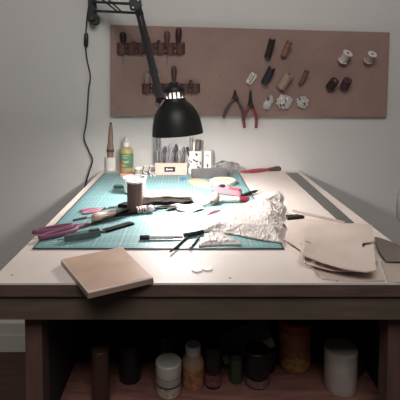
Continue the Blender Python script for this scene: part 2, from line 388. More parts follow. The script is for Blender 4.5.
bm = BM(); lathe(bm, [(0, .155), (.017, .155), (.018, .10), (.018, .085), (0, .085)], M, 20); obj('socket', bm, mat('e4e0d8', .5), lamp)
bm = BM(); bmr = .031; prf = [(0, -.008+.003)]
lathe(bm, [(.013, .088), (.014, .066), (.020, .050), (.026, .034), (.028, .022), (.0265, .010), (.021, .001), (.012, -.0055), (0, -.008)], M, 24)
bulbm = bpy.data.materials.new('bulb_glow'); bulbm.use_nodes = True; e = bulbm.node_tree.nodes['Principled BSDF']; e.inputs['Emission Color'].default_value = (1, .97, .95, 1); e.inputs['Emission Strength'].default_value = 430
obj('bulb', bm, bulbm, lamp)
# joint beside the cap
j = Y(160.5, 100, yL+.0); j2 = Y(157.5, 104, yL-.02)
bm = BM(); cyl(bm, j+Vector((-.008, .012, 0)), j+Vector((-.004, -.022, -.002)), .010, n=18); tube(bm, [j, j+Vector((.022, 0, .014)), j+Vector((.035, 0, .022))], .004, 8); obj('shade_joint', bm, black, lamp)
bm = BM(); lathe(bm, [(0, .009), (.006, .008), (.0075, .004), (.0075, 0), (0, 0)], axis(j2+Vector((0, -.002, -.003)), (0, -1, 0)), 14); obj('knob', bm, mat('a09a98', .3, metal=.8), lamp)
# upper arm: square tubes running up and out of the frame top
yE = 1.66
e0 = Y(138, 8, yE)
top = Y(131, -22, yE+.03)
for dx, m_ in ((-.007, blk2), (.007, mat('2b2228', .5))):
    bm = BM(); a = j+Vector((dx*.8, -.004, .004)); b = e0+Vector((dx*1.1, 0, 0))
    for p0, p1 in ((a, b), (b, top+Vector((dx, 0, 0)))):
        dd = p1-p0; box(bm, (dd.length/2, 0, 0), (dd.length, .0125, .0125), frame(p0, dd, (0, -1, 0)))
    obj('arm_tube', bm, m_, lamp, smooth=False)
for t in (.06, .28, .62, .93):
    bm = BM(); p = j.lerp(e0, t); dd = e0-j; box(bm, (0, 0, 0), (.012, .030, .013), frame(p, dd, (0, -1, 0)))
    obj('arm_clip', bm, blk2, lamp, smooth=False)
# elbow plates
bm = BM()
for o_ in (-.012, .012):
    prism(bm, [(-.020, -.022), (.012, -.026), (.024, -.004), (.018, .028), (-.014, .030), (-.024, .006)], -.0015+o_, .0015+o_, Matrix.Translation(Y(135.5, 4, yE)) @ Matrix.Rotation(R(90), 4, 'X'))
obj('elbow_plate', bm, mat('26292b', .4, metal=.5), lamp, smooth=False)
for px, py in ((133, 8), (138, 1)):
    bm = BM(); lathe(bm, [(0, .005), (.004, .004), (.005, 0)], axis(Y(px, py, yE-.0135), (0, -1, 0)), 10); obj('rivet', bm, mat('8d9294', .3, metal=.8), lamp)
wb = YW-.03
bm = BM()
for (a, b) in (((93, 2), (134, 4)), ((95, 11), (137, 13))):
    p0 = Y(*a, wb); p1 = Y(*b, yE+.01); dd = p1-p0; box(bm, (dd.length/2, 0, 0), (dd.length, .010, .010), frame(p0, dd))
obj('lower_arm', bm, blk2, lamp, smooth=False)
bm = BM()
for (a, b) in (((93, -8), (118, 12)), ((99, -9), (122, 12))):
    p0 = Y(*a, wb); p1 = Y(*b, wb-.09); n = 46; dd = p1-p0
    u = Vector((0, 1, 0)); v = dd.normalized().cross(u)
    tube(bm, [p0+dd*(i/(n*6))+(u*math.cos(i*math.pi/3)+v*math.sin(i*math.pi/3))*.0035 for i in range(n*6+1)], .0013, 5, smooth=False)
obj('spring', bm, mat('33383a', .35, metal=.7), lamp)
bm = BM(); p = Y(92, 8, YW-.025); box(bm, (0, 0, 0), (.034, .03, .11), Matrix.Translation((p.x, YW-.016, p.z)), .004)
c2 = Y(93.5, 19, YW-.03); cyl(bm, (c2.x, YW-.002, c2.z), (c2.x, YW-.05, c2.z), .024, n=20); obj('wall_bracket', bm, black, lamp)
bm = BM(); lathe(bm, [(0, .012), (.010, .012), (.012, .008), (.012, 0), (0, 0)], axis((c2.x, YW-.05, c2.z), (0, -1, 0)), 12); obj('knob', bm, mat('24302e', .4), lamp)
yc = YW-.012
cp = [Y(89, 4, yc), Y(87, 18, yc), Y(86, 32, yc), Y(85.6, 47, yc), Y(87, 60, yc), Y(90.3, 76, yc), Y(88.5, 90, yc), Y(87.5, 108, yc), Y(86, 124, yc), Y(84, 138, yc), Y(88.5, 150, yc), Y(92.5, 160, yc), Y(89, 172, yc), Y(85, 186, yc), Y(83, 200, yc), Y(82, 230, yc), Y(84, 290, yc), Y(82, 340, yc)]
bm = BM(); tube(bm, cp, .0032, 8); obj('power_cord', bm, mat('26211f', .5), lamp)
bm = BM(); a = Y(86.3, 33, yc); b = Y(85.8, 47, yc); lathe(bm, [(0, 0), (.006, 0), (.010, .008), (.0105, .03), (.010, (a-b).length-.008), (.006, (a-b).length), (0, (a-b).length)], axis(b, a-b), 14, sy=.85); obj('cord_switch', bm, mat('1a1616', .4), lamp)

# ------------------------------------------------------------------ back row of table things
def standing(px, py, z=None): return Z(px, py, T if z is None else z)
k = lambda p: p.y/F
# white cup with brush
p = standing(111, 170); s = k(p)
cup = thing('cup', p, 'small plain white cup in the back left corner of the cutting mat', 'cup')
bm = BM(); r = 6*s; h = 13.5*s; lathe(bm, [(0, 0), (r*.95, 0), (r, .003), (r*1.03, h), (r*.9, h), (r*.88, .004), (0, .004)], Matrix.Translation(p), 28); obj('body', bm, mat('e2deda', .35), cup)
br = thing('glue_brush', p+Vector((0, 0, .006)), 'tapered brown wooden brush standing upright in the white cup', 'brush')
M = Matrix.Translation(p+Vector((-.004, 0, .006))) @ Matrix.Rotation(R(1.5), 4, 'Y')
bm = BM(); lathe(bm, [(0, 0), (.011, 0), (.013, .05), (.0165, .085), (.0165, .10), (.013, .115), (.012, .15), (.009, .19), (.0055, .205), (0, .206)], M, 18); obj('handle', bm, mat('967a6d', .6, n=.3, ns=40, aniso=(3, 3, .6)), br)
bm = BM(); lathe(bm, [(.0168, .078), (.0176, .080), (.0176, .088), (.0168, .09)], M, 18); obj('ferrule', bm, mat('55413a', .5), br)
bm = BM(); lathe(bm, [(.006, .200), (.0062, .205), (.004, .213), (0, .214)], M, 12); obj('tip', bm, mat('4a3a34', .5), br)
# bottle
p = standing(126.5, 171.5); s = k(p); r = 6.9*s; h = 32*s
bt = thing('glue_bottle', p, 'amber bottle with green label and white cap beside the white cup', 'bottle')
Mb = Matrix.Translation(p)
bm = BM(); lathe(bm, [(0, 0), (r*.95, 0), (r, .004), (r, h*.62), (r*.96, h*.68), (r*.7, h*.76), (r*.42, h*.8), (r*.42, h*.82), (0, h*.82)], Mb, 28); obj('body', bm, mat('b8a46c', .25), bt)
bm = BM(); lathe(bm, [(r*.5, h*.78), (r*.52, h*.94), (r*.4, h*.96), (r*.16, h*.98), (r*.13, h*1.08), (0, h*1.09)], Mb, 20); obj('cap', bm, mat('e8e4de', .4), bt)
bm = BM(); lathe(bm, [(r*1.01, h*.14), (r*1.02, h*.14), (r*1.02, h*.6), (r*1.01, h*.6)], Mb, 28, R(180+5), R(365)); lb = obj('label', bm, mat('5c7f62', .5, n=.15, ns=50), bt)
bm = BM()
for zz, w_, x_ in ((.54, .8, 0), (.47, .55, -.1), (.36, .9, 0), (.32, .6, .1), (.22, .5, -.2)):
    n = 6
    for i in range(n):
        a = R(270)+(x_+(i/(n-1)-.5)*w_)*.9
        box(bm, (r*1.03*math.cos(a), r*1.03*math.sin(a), h*zz), (.0035, .0016, .0022), Mb)
obj('lettering', bm, mat('cfe0b0', .5), lb, smooth=False)
bm = BM(); lathe(bm, [(r*1.025, h*.14), (r*1.035, h*.14), (r*1.035, h*.3), (r*1.025, h*.3)], Mb, 10, R(215), R(262)); obj('picture', bm, mat('b8705a', .5), lb)
# pink eraser/dish and clear jar
p = standing(128, 176)
bm = BM(); prism(bm, [(-.036, -.004), (-.030, -.014), (-.005, -.018), (.022, -.012), (.028, .004), (.012, .012), (-.014, .008)], 0, .012, Matrix.Translation(p)); obj('eraser', bm, mat('d98e80', .6), label='coral pink rubber eraser lying at the foot of the amber bottle', cat='eraser')
p = standing(138, 177); s = k(p)
jr = thing('small_jar', p, 'tiny clear jar with pale lid right of the pink eraser', 'jar'); Mj = Matrix.Translation(p)
bm = BM(); lathe(bm, [(0, 0), (3.4*s, 0), (3.6*s, .004), (3.6*s, .03), (3*s, .034), (0, .034)], Mj, 18); obj('body', bm, mat('b0a894', .2, trans=.4), jr)
bm = BM(); lathe(bm, [(3.8*s, .034), (3.9*s, .036), (3.9*s, .046), (0, .048)], Mj, 18); obj('lid', bm, mat('cfc8be', .4), jr)
# coil of striped cord
p = standing(149, 174.5)
cc = thing('cord_coil', p, 'coil of black and white cord beside the pink tool block', 'cord')
for i in range(4):
    bm = BM(); c0 = p+Vector((-.026+.013*i, .004*(i % 2), .019)); N = 24
    tube(bm, [c0+Vector((.004*math.sin(2*math.pi*q_/N), math.cos(2*math.pi*q_/N)*.016, math.sin(2*math.pi*q_/N)*.0165)) if i % 2 == 0 else c0+Vector((math.cos(2*math.pi*q_/N)*.015, .008, math.sin(2*math.pi*q_/N)*.0165)) for q_ in range(N)], .0022, 6, closed=True); obj('loop', bm, mat(['6a6664', 'e8e4e0'][i % 2], .5), cc)
for i in range(3):
    bm = BM(); a = p+Vector((-.010+.015*i, -.018, .0035)); cyl(bm, a, a+Vector((.007, -.022, -.0005)), .003, n=8); obj('cord_end', bm, mat('f0ece8', .5), cc)
# tool block
a = standing(155, 175); b = standing(187, 175); s = k(a)
g = thing('tool_block', (a+b)/2, 'low pinkish wooden block with a black label, punches standing in it', 'tool block')
w = b.x-a.x; hb = 12*s; dp = .032; c0 = (a+b)/2+Vector((0, dp/2, 0))
bm = BM(); box(bm, (0, 0, hb/2), (w, dp, hb), Matrix.Translation(c0), .0015); obj('block', bm, mat('d6b3a4', .6, n=.15, ns=18, aniso=(1, 5, 5)), g, smooth=False)
lc = Vector((Y(169.8, 169.3, a.y).x, a.y-.0007, Y(169.8, 169.3, a.y).z))
bm = BM(); box(bm, (0, 0, 0), (11*s, .0012, 5*s), Matrix.Translation(lc)); lb = obj('label', bm, mat('151515', .4), g, smooth=False)
bm = BM()
for i, (x_, w_, h_) in enumerate(((-3.0, 1.2, 1.9), (-1.5, 1, 1.2), (-.3, .9, 1.2), (.9, 1, 1.2), (2.2, 1.1, 1.3))):
    box(bm, (x_*s, -.0009, -.1*s if h_ < 1.5 else 0), (w_*s, .0006, h_*s), Matrix.Translation(lc))
obj('lettering', bm, mat('f0eeea', .4), lb, smooth=False)
tl = [(157.5, 136, 2.6, '6b6a6c', 'tall twin steel punch at left end of the tool block', 1), (160.8, 137, 2.0, '77767a', 'tall thin steel punch second from left in the tool block', 1),
      (164, 146, 1.9, '4e4a4c', 'dark grey punch with short shank behind the block label left end', 2), (167, 145, 1.7, '8a8688', 'pale steel punch above the black label', 2), (170, 142.5, 1.5, '9a9698', 'slender bright steel punch at the middle of the block', 2),
      (172.8, 147, 1.6, '6a6668', 'short grey punch right of the slender bright one', 2), (176, 144, 2.3, '3e3a3c', 'thick dark steel punch right of the black label', 2), (179.5, 149, 1.5, '8e8a8a', 'short pale punch second from right in the block', 2), (183, 146.5, 2.1, '5c585a', 'dark tapered punch at right end of the tool block', 2)]
for px, pt, rr, cc_, lab, kd in tl:
    yy = c0.y+(.004 if kd == 1 else -.002); bp = Vector((Y(px, 165, yy).x, yy, T+hb)); tp = Y(px+rnd.uniform(-.6, .6)+(.6 if kd == 2 else -.8), pt, yy)
    h = (tp-bp).length; r = rr*s
    o = thing('leather_punch', bp, lab, 'punch', 'steel punches in the wooden block'); M = axis(bp+Vector((0, 0, .0003)), tp-bp)
    bm = BM(); lathe(bm, [(0, 0), (r*.75, 0), (r*.8, h*.35), (r*.55, h*.42), (r*.5, h*.6)], M, 12); obj('shank', bm, mat(cc_, .4, metal=.3), o)
    bm = BM(); lathe(bm, [(r*.5, h*.6), (r*.9, h*.68), (r*.8, h*.85), (r*.35, h*.98), (0, h)] if kd == 2 else [(r*.5, h*.6), (r*.6, h*.66), (r*.45, h*.97), (0, h)], M, 12); obj('head', bm, mat(cc_, .35, metal=.3), o)
# white printed pot with things, white box, grey bar, clear tray
p = standing(195, 173.5); s = k(p); r = 8*s
g = thing('storage_pot', p, 'white pot with black printed pattern behind the grey bar', 'pot'); M = Matrix.Translation(p+Vector((0, .012, 0)))
bm = BM(); lathe(bm, [(0, 0), (r*.9, 0), (r*.93, .003), (r, 23*s), (r*.94, 23*s), (r*.88, .005), (0, .005)], M, 28, sy=.8); pot = obj('body', bm, mat('e6e2de', .4), g)
bm = BM()
for i in range(16):
    a_ = R(rnd.uniform(200, 340)); zz = rnd.uniform(6, 21)*s
    rr = r*(.93+.07*zz/(23*s))+.0004; c_ = M @ Vector((rr*math.cos(a_), .8*rr*math.sin(a_), zz))
    box(bm, (0, 0, 0), (rnd.uniform(1.2, 3.2)*s, .0012, rnd.uniform(.7, 1.8)*s), Matrix.Translation(c_) @ Matrix.Rotation(a_+R(90), 4, 'Z') @ Matrix.Rotation(rnd.uniform(-.8, .8), 4, 'Y'))
obj('printed_pattern', bm, mat('3a3634', .5), pot, smooth=False)
def stick(name, b0, t0, r, colr, lab, parts):
    o = thing(name, b0, lab, 'tool'); M = axis(b0, t0-b0); h = (t0-b0).length
    bm = BM(); lathe(bm, [(0, 0), (r*.6, 0), (r*.7, h*.6)], M, 12); obj('shaft', bm, mat(parts, .5), o)
    bm = BM(); lathe(bm, [(r*.7, h*.6), (r, h*.62), (r*1.05, h*.95), (r*.8, h), (0, h)], M, 12); obj('head', bm, mat(colr, .5), o)
pb = p+Vector((0, .012, .008)); yy = pb.y
stick('burnisher', pb+Vector((.006, 0, 0)), Y(198.5, 139.5, yy), 3.0*s, '5c5250', 'dark grey round tool leaning in the patterned white pot', '8a8078')
stick('bone_folder', pb+Vector((-.012, 0, 0)), Y(191, 137.5, yy), 1.5*s, '8d8c84', 'slim grey green stick leaning left in the patterned white pot', '7a7a70')
stick('dowel', pb+Vector((.0, .010, 0)), Y(194.5, 142.5, yy+.01), 2.2*s, 'e6dcd6', 'pale pinkish stick in the middle of the patterned pot', 'c8b8b0')
stick('glue_stick', pb+Vector((-.002, -.012, .0)), Y(187, 147, yy-.012), 1.5*s, '332e2e', 'black marker pen leaning at left edge of the patterned pot', '4a4444')
p = standing(208.5, 172.5); s = k(p)
g = thing('carton', p, 'narrow upright white carton behind the grey bar', 'box'); M = Matrix.Translation(p+Vector((0, .014, 0))) @ Matrix.Rotation(R(-28), 4, 'Z')
bm = BM(); box(bm, (0, 0, 11*s), (8*s, 6*s, 22*s), M, .001); bx = obj('body', bm, mat('e8e6e4', .5), g, smooth=False)
bm = BM(); box(bm, (.5*s, -3.05*s, 7*s), (1.6*s, .0006, 3.6*s), M); box(bm, (.5*s, -3.05*s, 17*s), (3.5*s, .0006, .8*s), M); obj('printing', bm, mat('5a5654', .5), bx, smooth=False)
a = standing(192, 178.5); b = standing(228, 177.5); s = k(a)
bm = BM(); box(bm, ((b-a).length/2, .016, 4.2*s), ((b-a).length, .032, 8.2*s), frame(a, b-a), .002); 
g = thing('strop_block', a, 'dark grey rectangular block lying in front of the pots at the wall', 'strop block'); obj('body', bm, mat('565254', .6, n=.2, ns=30), g)
bm = BM(); box(bm, ((b-a).length/2, .016, 8.45*s), ((b-a).length-.006, .028, .0012), frame(a, b-a)); obj('top_face', bm, mat('77716f', .7, n=.2, ns=40), g)
p = standing(226, 173.5); s = k(p)
g = thing('plastic_bag', p, 'clear crumpled plastic bag of pinkish bits behind the grey block', 'bag')
M = Matrix.Translation(p+Vector((0, .004, 6.2*s))) @ Matrix.Diagonal((14*s, .016, 6*s, 1))
bm = BM(); blob(bm, M, 4, .18, 2.4, 5); obj('bag', bm, mat('dcd8d6', .12, trans=.85), g)
for i in range(5):
    bm = BM(); c_ = p+Vector((rnd.uniform(-9, 10)*s, -.002, rnd.uniform(3, 8)*s)); blob(bm, Matrix.Translation(c_) @ Matrix.Diagonal((.008, .004, .006, 1)), 2, .2, 2, i); obj('content', bm, mat(['8a6c70', 'c8b4b0', '6a6264'][i % 3], .6), g)
# red brush on bare table
a = Z(240, 172, H+.009); b = Z(280, 168.5, H+.009); L = (b-a).length
g = thing('round_brush', a-Vector((0, 0, .009)), 'red handled brush with dark bristles lying by the back wall', 'brush'); M = axis(a, b-a)
bm = BM(); lathe(bm, [(0, 0), (.003, .001), (.0055, L*.12), (.009, L*.3), (.0088, L*.5), (.006, L*.68), (.007, L*.72)], M, 16); obj('handle', bm, mat('984452', .35), g)
bm = BM(); lathe(bm, [(.007, L*.7), (.0085, L*.73), (.0095, L*.82), (.0085, L*.83)], M, 16); obj('ferrule', bm, mat('70584f', .4, metal=.4), g)
bm = BM(); lathe(bm, [(.0085, L*.82), (.0125, L*.9), (.0135, L*.97), (.010, L*1.0), (0, L*1.0)], M, 16); obj('bristles', bm, mat('5e5048', .9, n=.5, ns=200), g)

# ------------------------------------------------------------------ middle of the mat
# round tin lid
p = standing(223, 184); s = k(p); r = 13.3*s
g = thing('tin_lid', p, 'round pale yellow disc with white rim, top right of the mat', 'lid'); M = Matrix.Translation(p) @ Matrix.Translation((0, 0, 0))
bm = BM(); lathe(bm, [(0, 0), (r*.96, 0), (r, .004), (r, .015), (r*.94, .018), (r*.88, .016), (r*.86, .015)], M, 40); obj('rim', bm, mat('c4beb0', .5), g)
bm = BM(); lathe(bm, [(r*.87, .0155), (r*.5, .0162), (0, .0162)], M, 40); obj('top', bm, mat('c9bb94', .6), g)
def sheet(name, pts, zz, th, colr, lab, cat, hf=None, step=.006, group=None, rough=.7, n=.08, ns=25, parent=None):
    ol = [Z(x, y, zz+th) for x, y in pts]; ol = [(p.x, p.y) for p in ol]
    bm = BM(); cx = sum(p[0] for p in ol)/len(ol); cy = sum(p[1] for p in ol)/len(ol)
    cut_sheet(bm, ol, th, (lambda x, y: zz+max(0, hf(x-cx, y-cy))) if hf else (lambda x, y: zz), step)
    return obj(name, bm, mat(colr, rough, n=n, ns=ns, spec=.1 if colr[0] in '12' else .4), parent, label=lab, cat=cat, group=group)
sheet('leather_offcut', [(187, 180), (196, 178), (206, 180), (212, 184.5), (211, 187.5), (201, 186), (192, 184)], T, .004, 'b5a48c', 'small pale tan leather scrap left of the round yellow lid', 'leather scrap')
sheet('paper_scrap', [(180, 178), (185, 177.5), (186, 179.5), (181, 180.5)], T, .0015, '3b78b4', 'tiny bright blue scrap on the mat below the tool block', 'scrap')
sheet('leather_strip', [(143, 191.5), (152, 190), (166, 190.8), (178, 191), (191, 194), (192, 197.5), (180, 196.8), (166, 196.2), (156, 197), (144, 197.5)], T+.008, .004, '96806c', 'long pale tan leather strip curving right of the brown spool', 'leather strip', hf=lambda x, y: .002*math.cos(x*40)**2)
sheet('leather_strip', [(118, 205), (128, 201.5), (145, 199), (165, 198.5), (188, 199.5), (194, 201.5), (180, 202.5), (160, 202), (144, 204), (130, 205.5)], T, .010, '15100e', 'dark strip for the shaded underside of the pale tan leather strip', 'leather strip', hf=lambda x, y: .003*math.cos(x*60)**2)  # near-black colour stands in for the shadow side of the pale piece
# brown waxed thread spool
p = standing(135, 211.5); s = k(p); hh = .083
zt = Y(135, 181.5, p.y).z-T
g = thing('waxed_thread_spool', p, 'tall dark brown thread cone with white top standing on the mat', 'spool'); M = Matrix.Translation(p)
bm = BM(); pr = [(0, 0), (7.8*s, .0)]+[(7.9*s*(1+.012*math.sin(i*2.3)), .003+(zt-.006)*i/30) for i in range(31)]+[(0, zt-.002)]; lathe(bm, pr, M, 32); obj('thread', bm, mat('5d453f', .65, n=.3, ns=30, aniso=(1, 1, 30)), g)
bm = BM(); lathe(bm, [(0, zt-.003), (8.3*s, zt-.003), (8.6*s, zt), (8.3*s, zt+.003), (2.5*s, zt+.0035), (2.5*s, zt-.002)], M, 32); obj('flange', bm, mat('cfc6c0', .5, n=.3, ns=60), g)
bm = BM(); lathe(bm, [(2.5*s, zt-.001), (2.6*s, zt+.004), (1.8*s, zt+.004), (1.8*s, zt-.006)], M, 20); obj('core', bm, mat('7a6a62', .6), g)
# glass tumbler behind it
p = standing(134.5, 193.5); s = k(p); zt2 = Y(134, 179, p.y).z-T
g = thing('glass_jar', p+Vector((0, .014, 0)), 'short wide clear plastic tub behind the brown thread cone', 'tub'); M = Matrix.Translation(p+Vector((0, .014, 0)))
bm = BM(); lathe(bm, [(0, 0), (10*s, 0), (11.2*s, .004), (11.4*s, zt2), (10.8*s, zt2), (10.5*s, .005), (0, .005)], M, 32); obj('body', bm, mat('e6ebe8', .15, trans=.7), g)
bm = BM(); lathe(bm, [(11.4*s, zt2-.001), (12*s, zt2), (12*s, zt2+.004), (10.6*s, zt2+.004)], M, 32); obj('rim', bm, mat('e8e4de', .3), g)
# small dark disc standing in for a cast shadow, left of it
p = standing(118.5, 187.5); bm = BM(); lathe(bm, [(0, 0), (.018, 0), (.018, .007), (.016, .009), (0, .009)], Matrix.Translation(p) @ Matrix.Diagonal((1, .8, 1, 1)), 24); obj('shadow_disc', bm, mat('35504c', .5), label='small dark green disc painted as a shadow on the mat left of the tub', cat='cap')

def tool_frame(a, b, lift=0):
    A = Z(*a, T); Bp = Z(*b, T); return frame(A+Vector((0, 0, lift)), Bp-A), (Bp-A).length
def loop(bm, M, cx, cy, rx, ry, rr, tilt=0, z=.006, n=28, sq=1):
    pts = []
    for i in range(n):
        t = 2*math.pi*i/n; x = rx*math.cos(t); y = ry*math.sin(t)
        pts.append(M @ Vector((cx+x*math.cos(tilt)-y*math.sin(tilt), cy+x*math.sin(tilt)+y*math.cos(tilt), z)))
    tube(bm, pts, rr, 10, closed=True, sq=sq)
def scissors(name, a, b, w, hl, rr, colr, lab, openf=.02, blade='6c6a6c', z2=None):
    M, L = tool_frame(a, b); g = thing(name, M.translation, lab, 'scissors')
    zc = rr+.0008
    for s in (-1, 1):
        bm = BM(); loop(bm, M, hl*.46, s*w*.27, hl*.44, w*.21, rr, s*R(-6), zc+(rr*.4 if s > 0 else 0))
        tube(bm, [M @ Vector((hl*.86, s*w*.16, zc)), M @ Vector((hl*1.02, s*w*.06, zc)), M @ Vector((hl*1.2, -s*w*.03, zc))], rr*.95, 10); obj('handle', bm, mat(colr, .35), g)
        bm = BM(); z0 = zc+(.0012 if s > 0 else -.0018)
        prism(bm, [(hl*1.08, -s*w*.09), (hl*1.12, s*w*.05), (L*.75, s*(w*.06+openf*.4)), (L, s*openf), (L*.74, s*(openf*.1)), (hl*1.25, -s*w*.10)], z0, z0+.0022, M); obj('blade', bm, mat(blade, .35, metal=.6), g, smooth=False)
    bm = BM(); lathe(bm, [(0, .0055), (.004, .005), (.0055, .003), (.0055, 0)], M @ Matrix.Translation((hl*1.27, 0, zc)), 14); obj('pivot_screw', bm, mat('a8a4a2', .3, metal=.8), g)
scissors('tailor_shears', (36, 238), (122, 219), .062, .115, .0055, '77495f', 'large purple handled shears at left edge of the cutting mat', .004, blade='2c2829')
scissors('small_scissors', (81, 213.5), (130, 206), .036, .062, .003, 'a06f80', 'small pink handled scissors above the large purple shears', .002)
# wooden handled awl
M, L = tool_frame((93, 224), (134, 212)); M2 = M @ Matrix.Rotation(R(90), 4, 'Y')
g = thing('stitching_awl', M.translation, 'turned pale wooden handled awl lying across the shears blades', 'awl')
Mh = M @ Matrix.Translation((0, 0, .016)) @ Matrix.Rotation(R(90), 4, 'Y')
bm = BM(); lathe(bm, [(0, 0), (.010, .001), (.0135, .008), (.0135, .02), (.010, .036), (.0085, .05), (.011, .066), (.0075, .076), (0, .077)], Mh, 18); obj('handle', bm, mat('c0a494', .45, n=.15, ns=30), g)
bm = BM(); lathe(bm, [(.0075, .074), (.007, .09), (.0045, .1), (.0035, L*.85), (.0005, L)], Mh, 12); obj('shaft', bm, mat('6c6562', .35, metal=.6), g)
# utility knife grey green
M, L = tool_frame((64, 241.5), (100, 235.5)); g = thing('utility_knife', M.translation, 'dark grey green utility knife below the large purple shears', 'knife')
bm = BM(); prism(bm, [(0, -.004), (.012, -.009), (.05, -.011), (L*.9, -.010), (L, -.006), (L, .006), (L*.9, .010), (.05, .010), (.012, .006)], .001, .016, M); obj('body', bm, mat('4e5a57', .5, n=.2, ns=60), g)
bm = BM(); prism(bm, [(L*.7, -.006), (L*.97, -.006), (L*.97, .006), (L*.7, .006)], .016, .019, M); obj('slider', bm, mat('2c3231', .5), g, smooth=False)
bm = BM(); prism(bm, [(-.016, -.001), (0, -.005), (.004, .003)], .006, .008, M); obj('blade', bm, mat('8a908e', .3, metal=.7), g, smooth=False)
# black bar standing in for the shadow among the blades
M, L = tool_frame((101, 233), (132, 224)); g = thing('shadow_bar', M.translation, 'flat black bar standing in for the shadow below the wooden handled awl', 'shadow bar')
bm = BM(); box(bm, (L*.55, 0, .003), (L*.9, .022, .006), M, .001); obj('body', bm, mat('100d0c', .8, spec=.1), g)
bm = BM(); prism(bm, [(0, -.003), (L*.12, -.008), (L*.12, .008), (0, .003)], .001, .005, M); obj('bar_end', bm, mat('5a5250', .5, metal=.4), g, smooth=False)
# thin steel rod left of spool
M, L = tool_frame((78, 221.5), (127, 211.5)); g = thing('steel_rod', M.translation, 'thin pale steel rod between the shears and small scissors', 'rod')
bm = BM(); cyl(bm, M @ Vector((0, .01, .002)), M @ Vector((L, .01, .002)), .0019, n=8); obj('shaft', bm, mat('b8b2ae', .3, metal=.5), g)
bm = BM(); cyl(bm, M @ Vector((-.01, .01, .0035)), M @ Vector((.03, .01, .0035)), .0034, n=10); obj('grip', bm, mat('4c4442', .5), g)
# dark pincers near the spool with coil rings
M, L = tool_frame((107, 217), (176, 208)); g = thing('pincers', M.translation, 'dark steel pincers lying in front of the brown thread cone', 'pincers')
for s in (-1, 1):
    bm = BM(); tube(bm, [M @ Vector((0, s*.010, .006)), M @ Vector((L*.3, s*.014, .006)), M @ Vector((L*.55, s*.008, .007)), M @ Vector((L*.66, 0, .007)), M @ Vector((L*.8, -s*.010, .007)), M @ Vector((L, -s*.002, .006))], lambda t: .0045-.001*t, 8); obj('handle' if s < 0 else 'handle', bm, mat('161110', .7, spec=.15), g)
bm = BM(); lathe(bm, [(0, .016), (.006, .015), (.009, .012), (.009, 0)], M @ Matrix.Translation((L*.66, 0, 0)), 16); obj('pivot_screw', bm, mat('6a6462', .3, metal=.7), g)
p0 = Z(137, 213.5, T); g = thing('spring_coil', p0, 'short beige coil with a round white knob at the foot of the thread cone', 'coil')
a = p0+Vector((0, -.010, .013)); b = Z(147, 212, T)+Vector((0, -.010, .013))
bm = BM(); n = 4; pts = []; dd = b-a; u = Vector((0, 0, 1)); v = dd.normalized().cross(u)
for i in range(n*12+1): t = i/(n*12); pts.append(a+dd*t+(u*math.cos(2*math.pi*n*t)+v*math.sin(2*math.pi*n*t))*.0095)
tube(bm, pts, .0026, 6, smooth=False); obj('winding', bm, mat('c4b2a6', .5), g)
bm = BM(); blob(bm, Matrix.Translation(b+Vector((.012, 0, .0))) @ Matrix.Diagonal((.0115, .0115, .0115, 1)), 3, 0); obj('knob', bm, mat('b8b0b0', .35), g)
# papers
pap = mat('ece9e8', .7)
sheet('pattern_paper', [(146, 219), (166, 212.5), (196, 213), (206, 218), (196, 234), (168, 234.5), (150, 229)], T, .0006, 'bfbdc1', 'white paper with thin pink pencil lines in the middle of the mat', 'paper', n=.02)
pp = bpy.data.objects['pattern_paper']
def ln(pts, w, parent, colr, nm='drawn_line'):
    bm = BM()
    for (x0, y0), (x1, y1) in zip(pts, pts[1:]):
        a = Z(x0, y0, T+.0009); b = Z(x1, y1, T+.0009); box(bm, ((b-a).length/2, 0, 0), ((b-a).length, w, .0003), frame(a, b-a))
    obj(nm, bm, mat(colr, .6), parent, smooth=False)
ln([(170, 226), (178, 231), (186, 227), (194, 224), (200, 220)], .0016, pp, 'a0527e')
ln([(176, 226), (190, 228.5), (198, 226)], .0016, pp, 'a0527e')
ln([(180, 222), (192, 221), (186, 225), (176, 223)], .0014, pp, 'a0527e')
ln([(172, 229), (182, 224), (196, 231)], .0013, pp, '98567e')
sheet('paper_scrap', [(170, 205), (184, 200.5), (198, 203), (204, 209), (194, 212), (178, 211)], T+.0008, .0012, 'c6c4c2', 'blank white paper scrap above the pink lined paper', 'paper', hf=lambda x, y: .004*math.sin(x*50)**2, n=.02)
# pink rotary cutter with black blade handle
M, L = tool_frame((215, 191.5), (241, 197)); g = thing('rotary_cutter', M.translation, 'pink and red cutter with black button lying right of centre', 'cutter')
bm = BM(); prism(bm, [(0, -.006), (.01, -.02), (.03, -.022), (.055, -.014), (L*.9, -.012), (L, -.005), (L, .006), (L*.7, .012), (.05, .014), (.028, .026), (.010, .022), (0, .008)], .004, .022, M); obj('body', bm, mat('c07880', .4), g)
bm = BM(); prism(bm, [(.024, -.010), (.040, -.010), (.044, .004), (.034, .010), (.024, .006)], .022, .030, M); obj('button', bm, mat('201c1e', .4), g)
bm = BM(); lathe(bm, [(0, .002), (.020, .002), (.020, .004), (0, .004)], M @ Matrix.Translation((.006, 0, 0)), 28); obj('blade', bm, mat('a8a4a4', .3, metal=.8), g)
bm = BM(); prism(bm, [(L*.62, -.012), (L*.98, -.008), (L*.98, .004), (L*.64, .006)], .022, .027, M); obj('grip', bm, mat('a83c4c', .4), g)
M, L = tool_frame((241, 197.5), (261, 191), .0); g = thing('craft_knife', M.translation, 'thin black handled knife pointing right over the mat edge', 'knife')
Mh = M @ Matrix.Translation((0, 0, .0055)) @ Matrix.Rotation(R(90), 4, 'Y')
bm = BM(); lathe(bm, [(0, 0), (.0045, .001), (.0058, .012), (.0055, L*.7), (.0035, L*.78)], Mh, 12); obj('handle', bm, mat('1e1c1e', .4), g)
bm = BM(); prism(bm, [(L*.76, -.003), (L, .001), (L*.76, .003)], .005, .0065, M); obj('blade', bm, mat('55504e', .3, metal=.6), g, smooth=False)
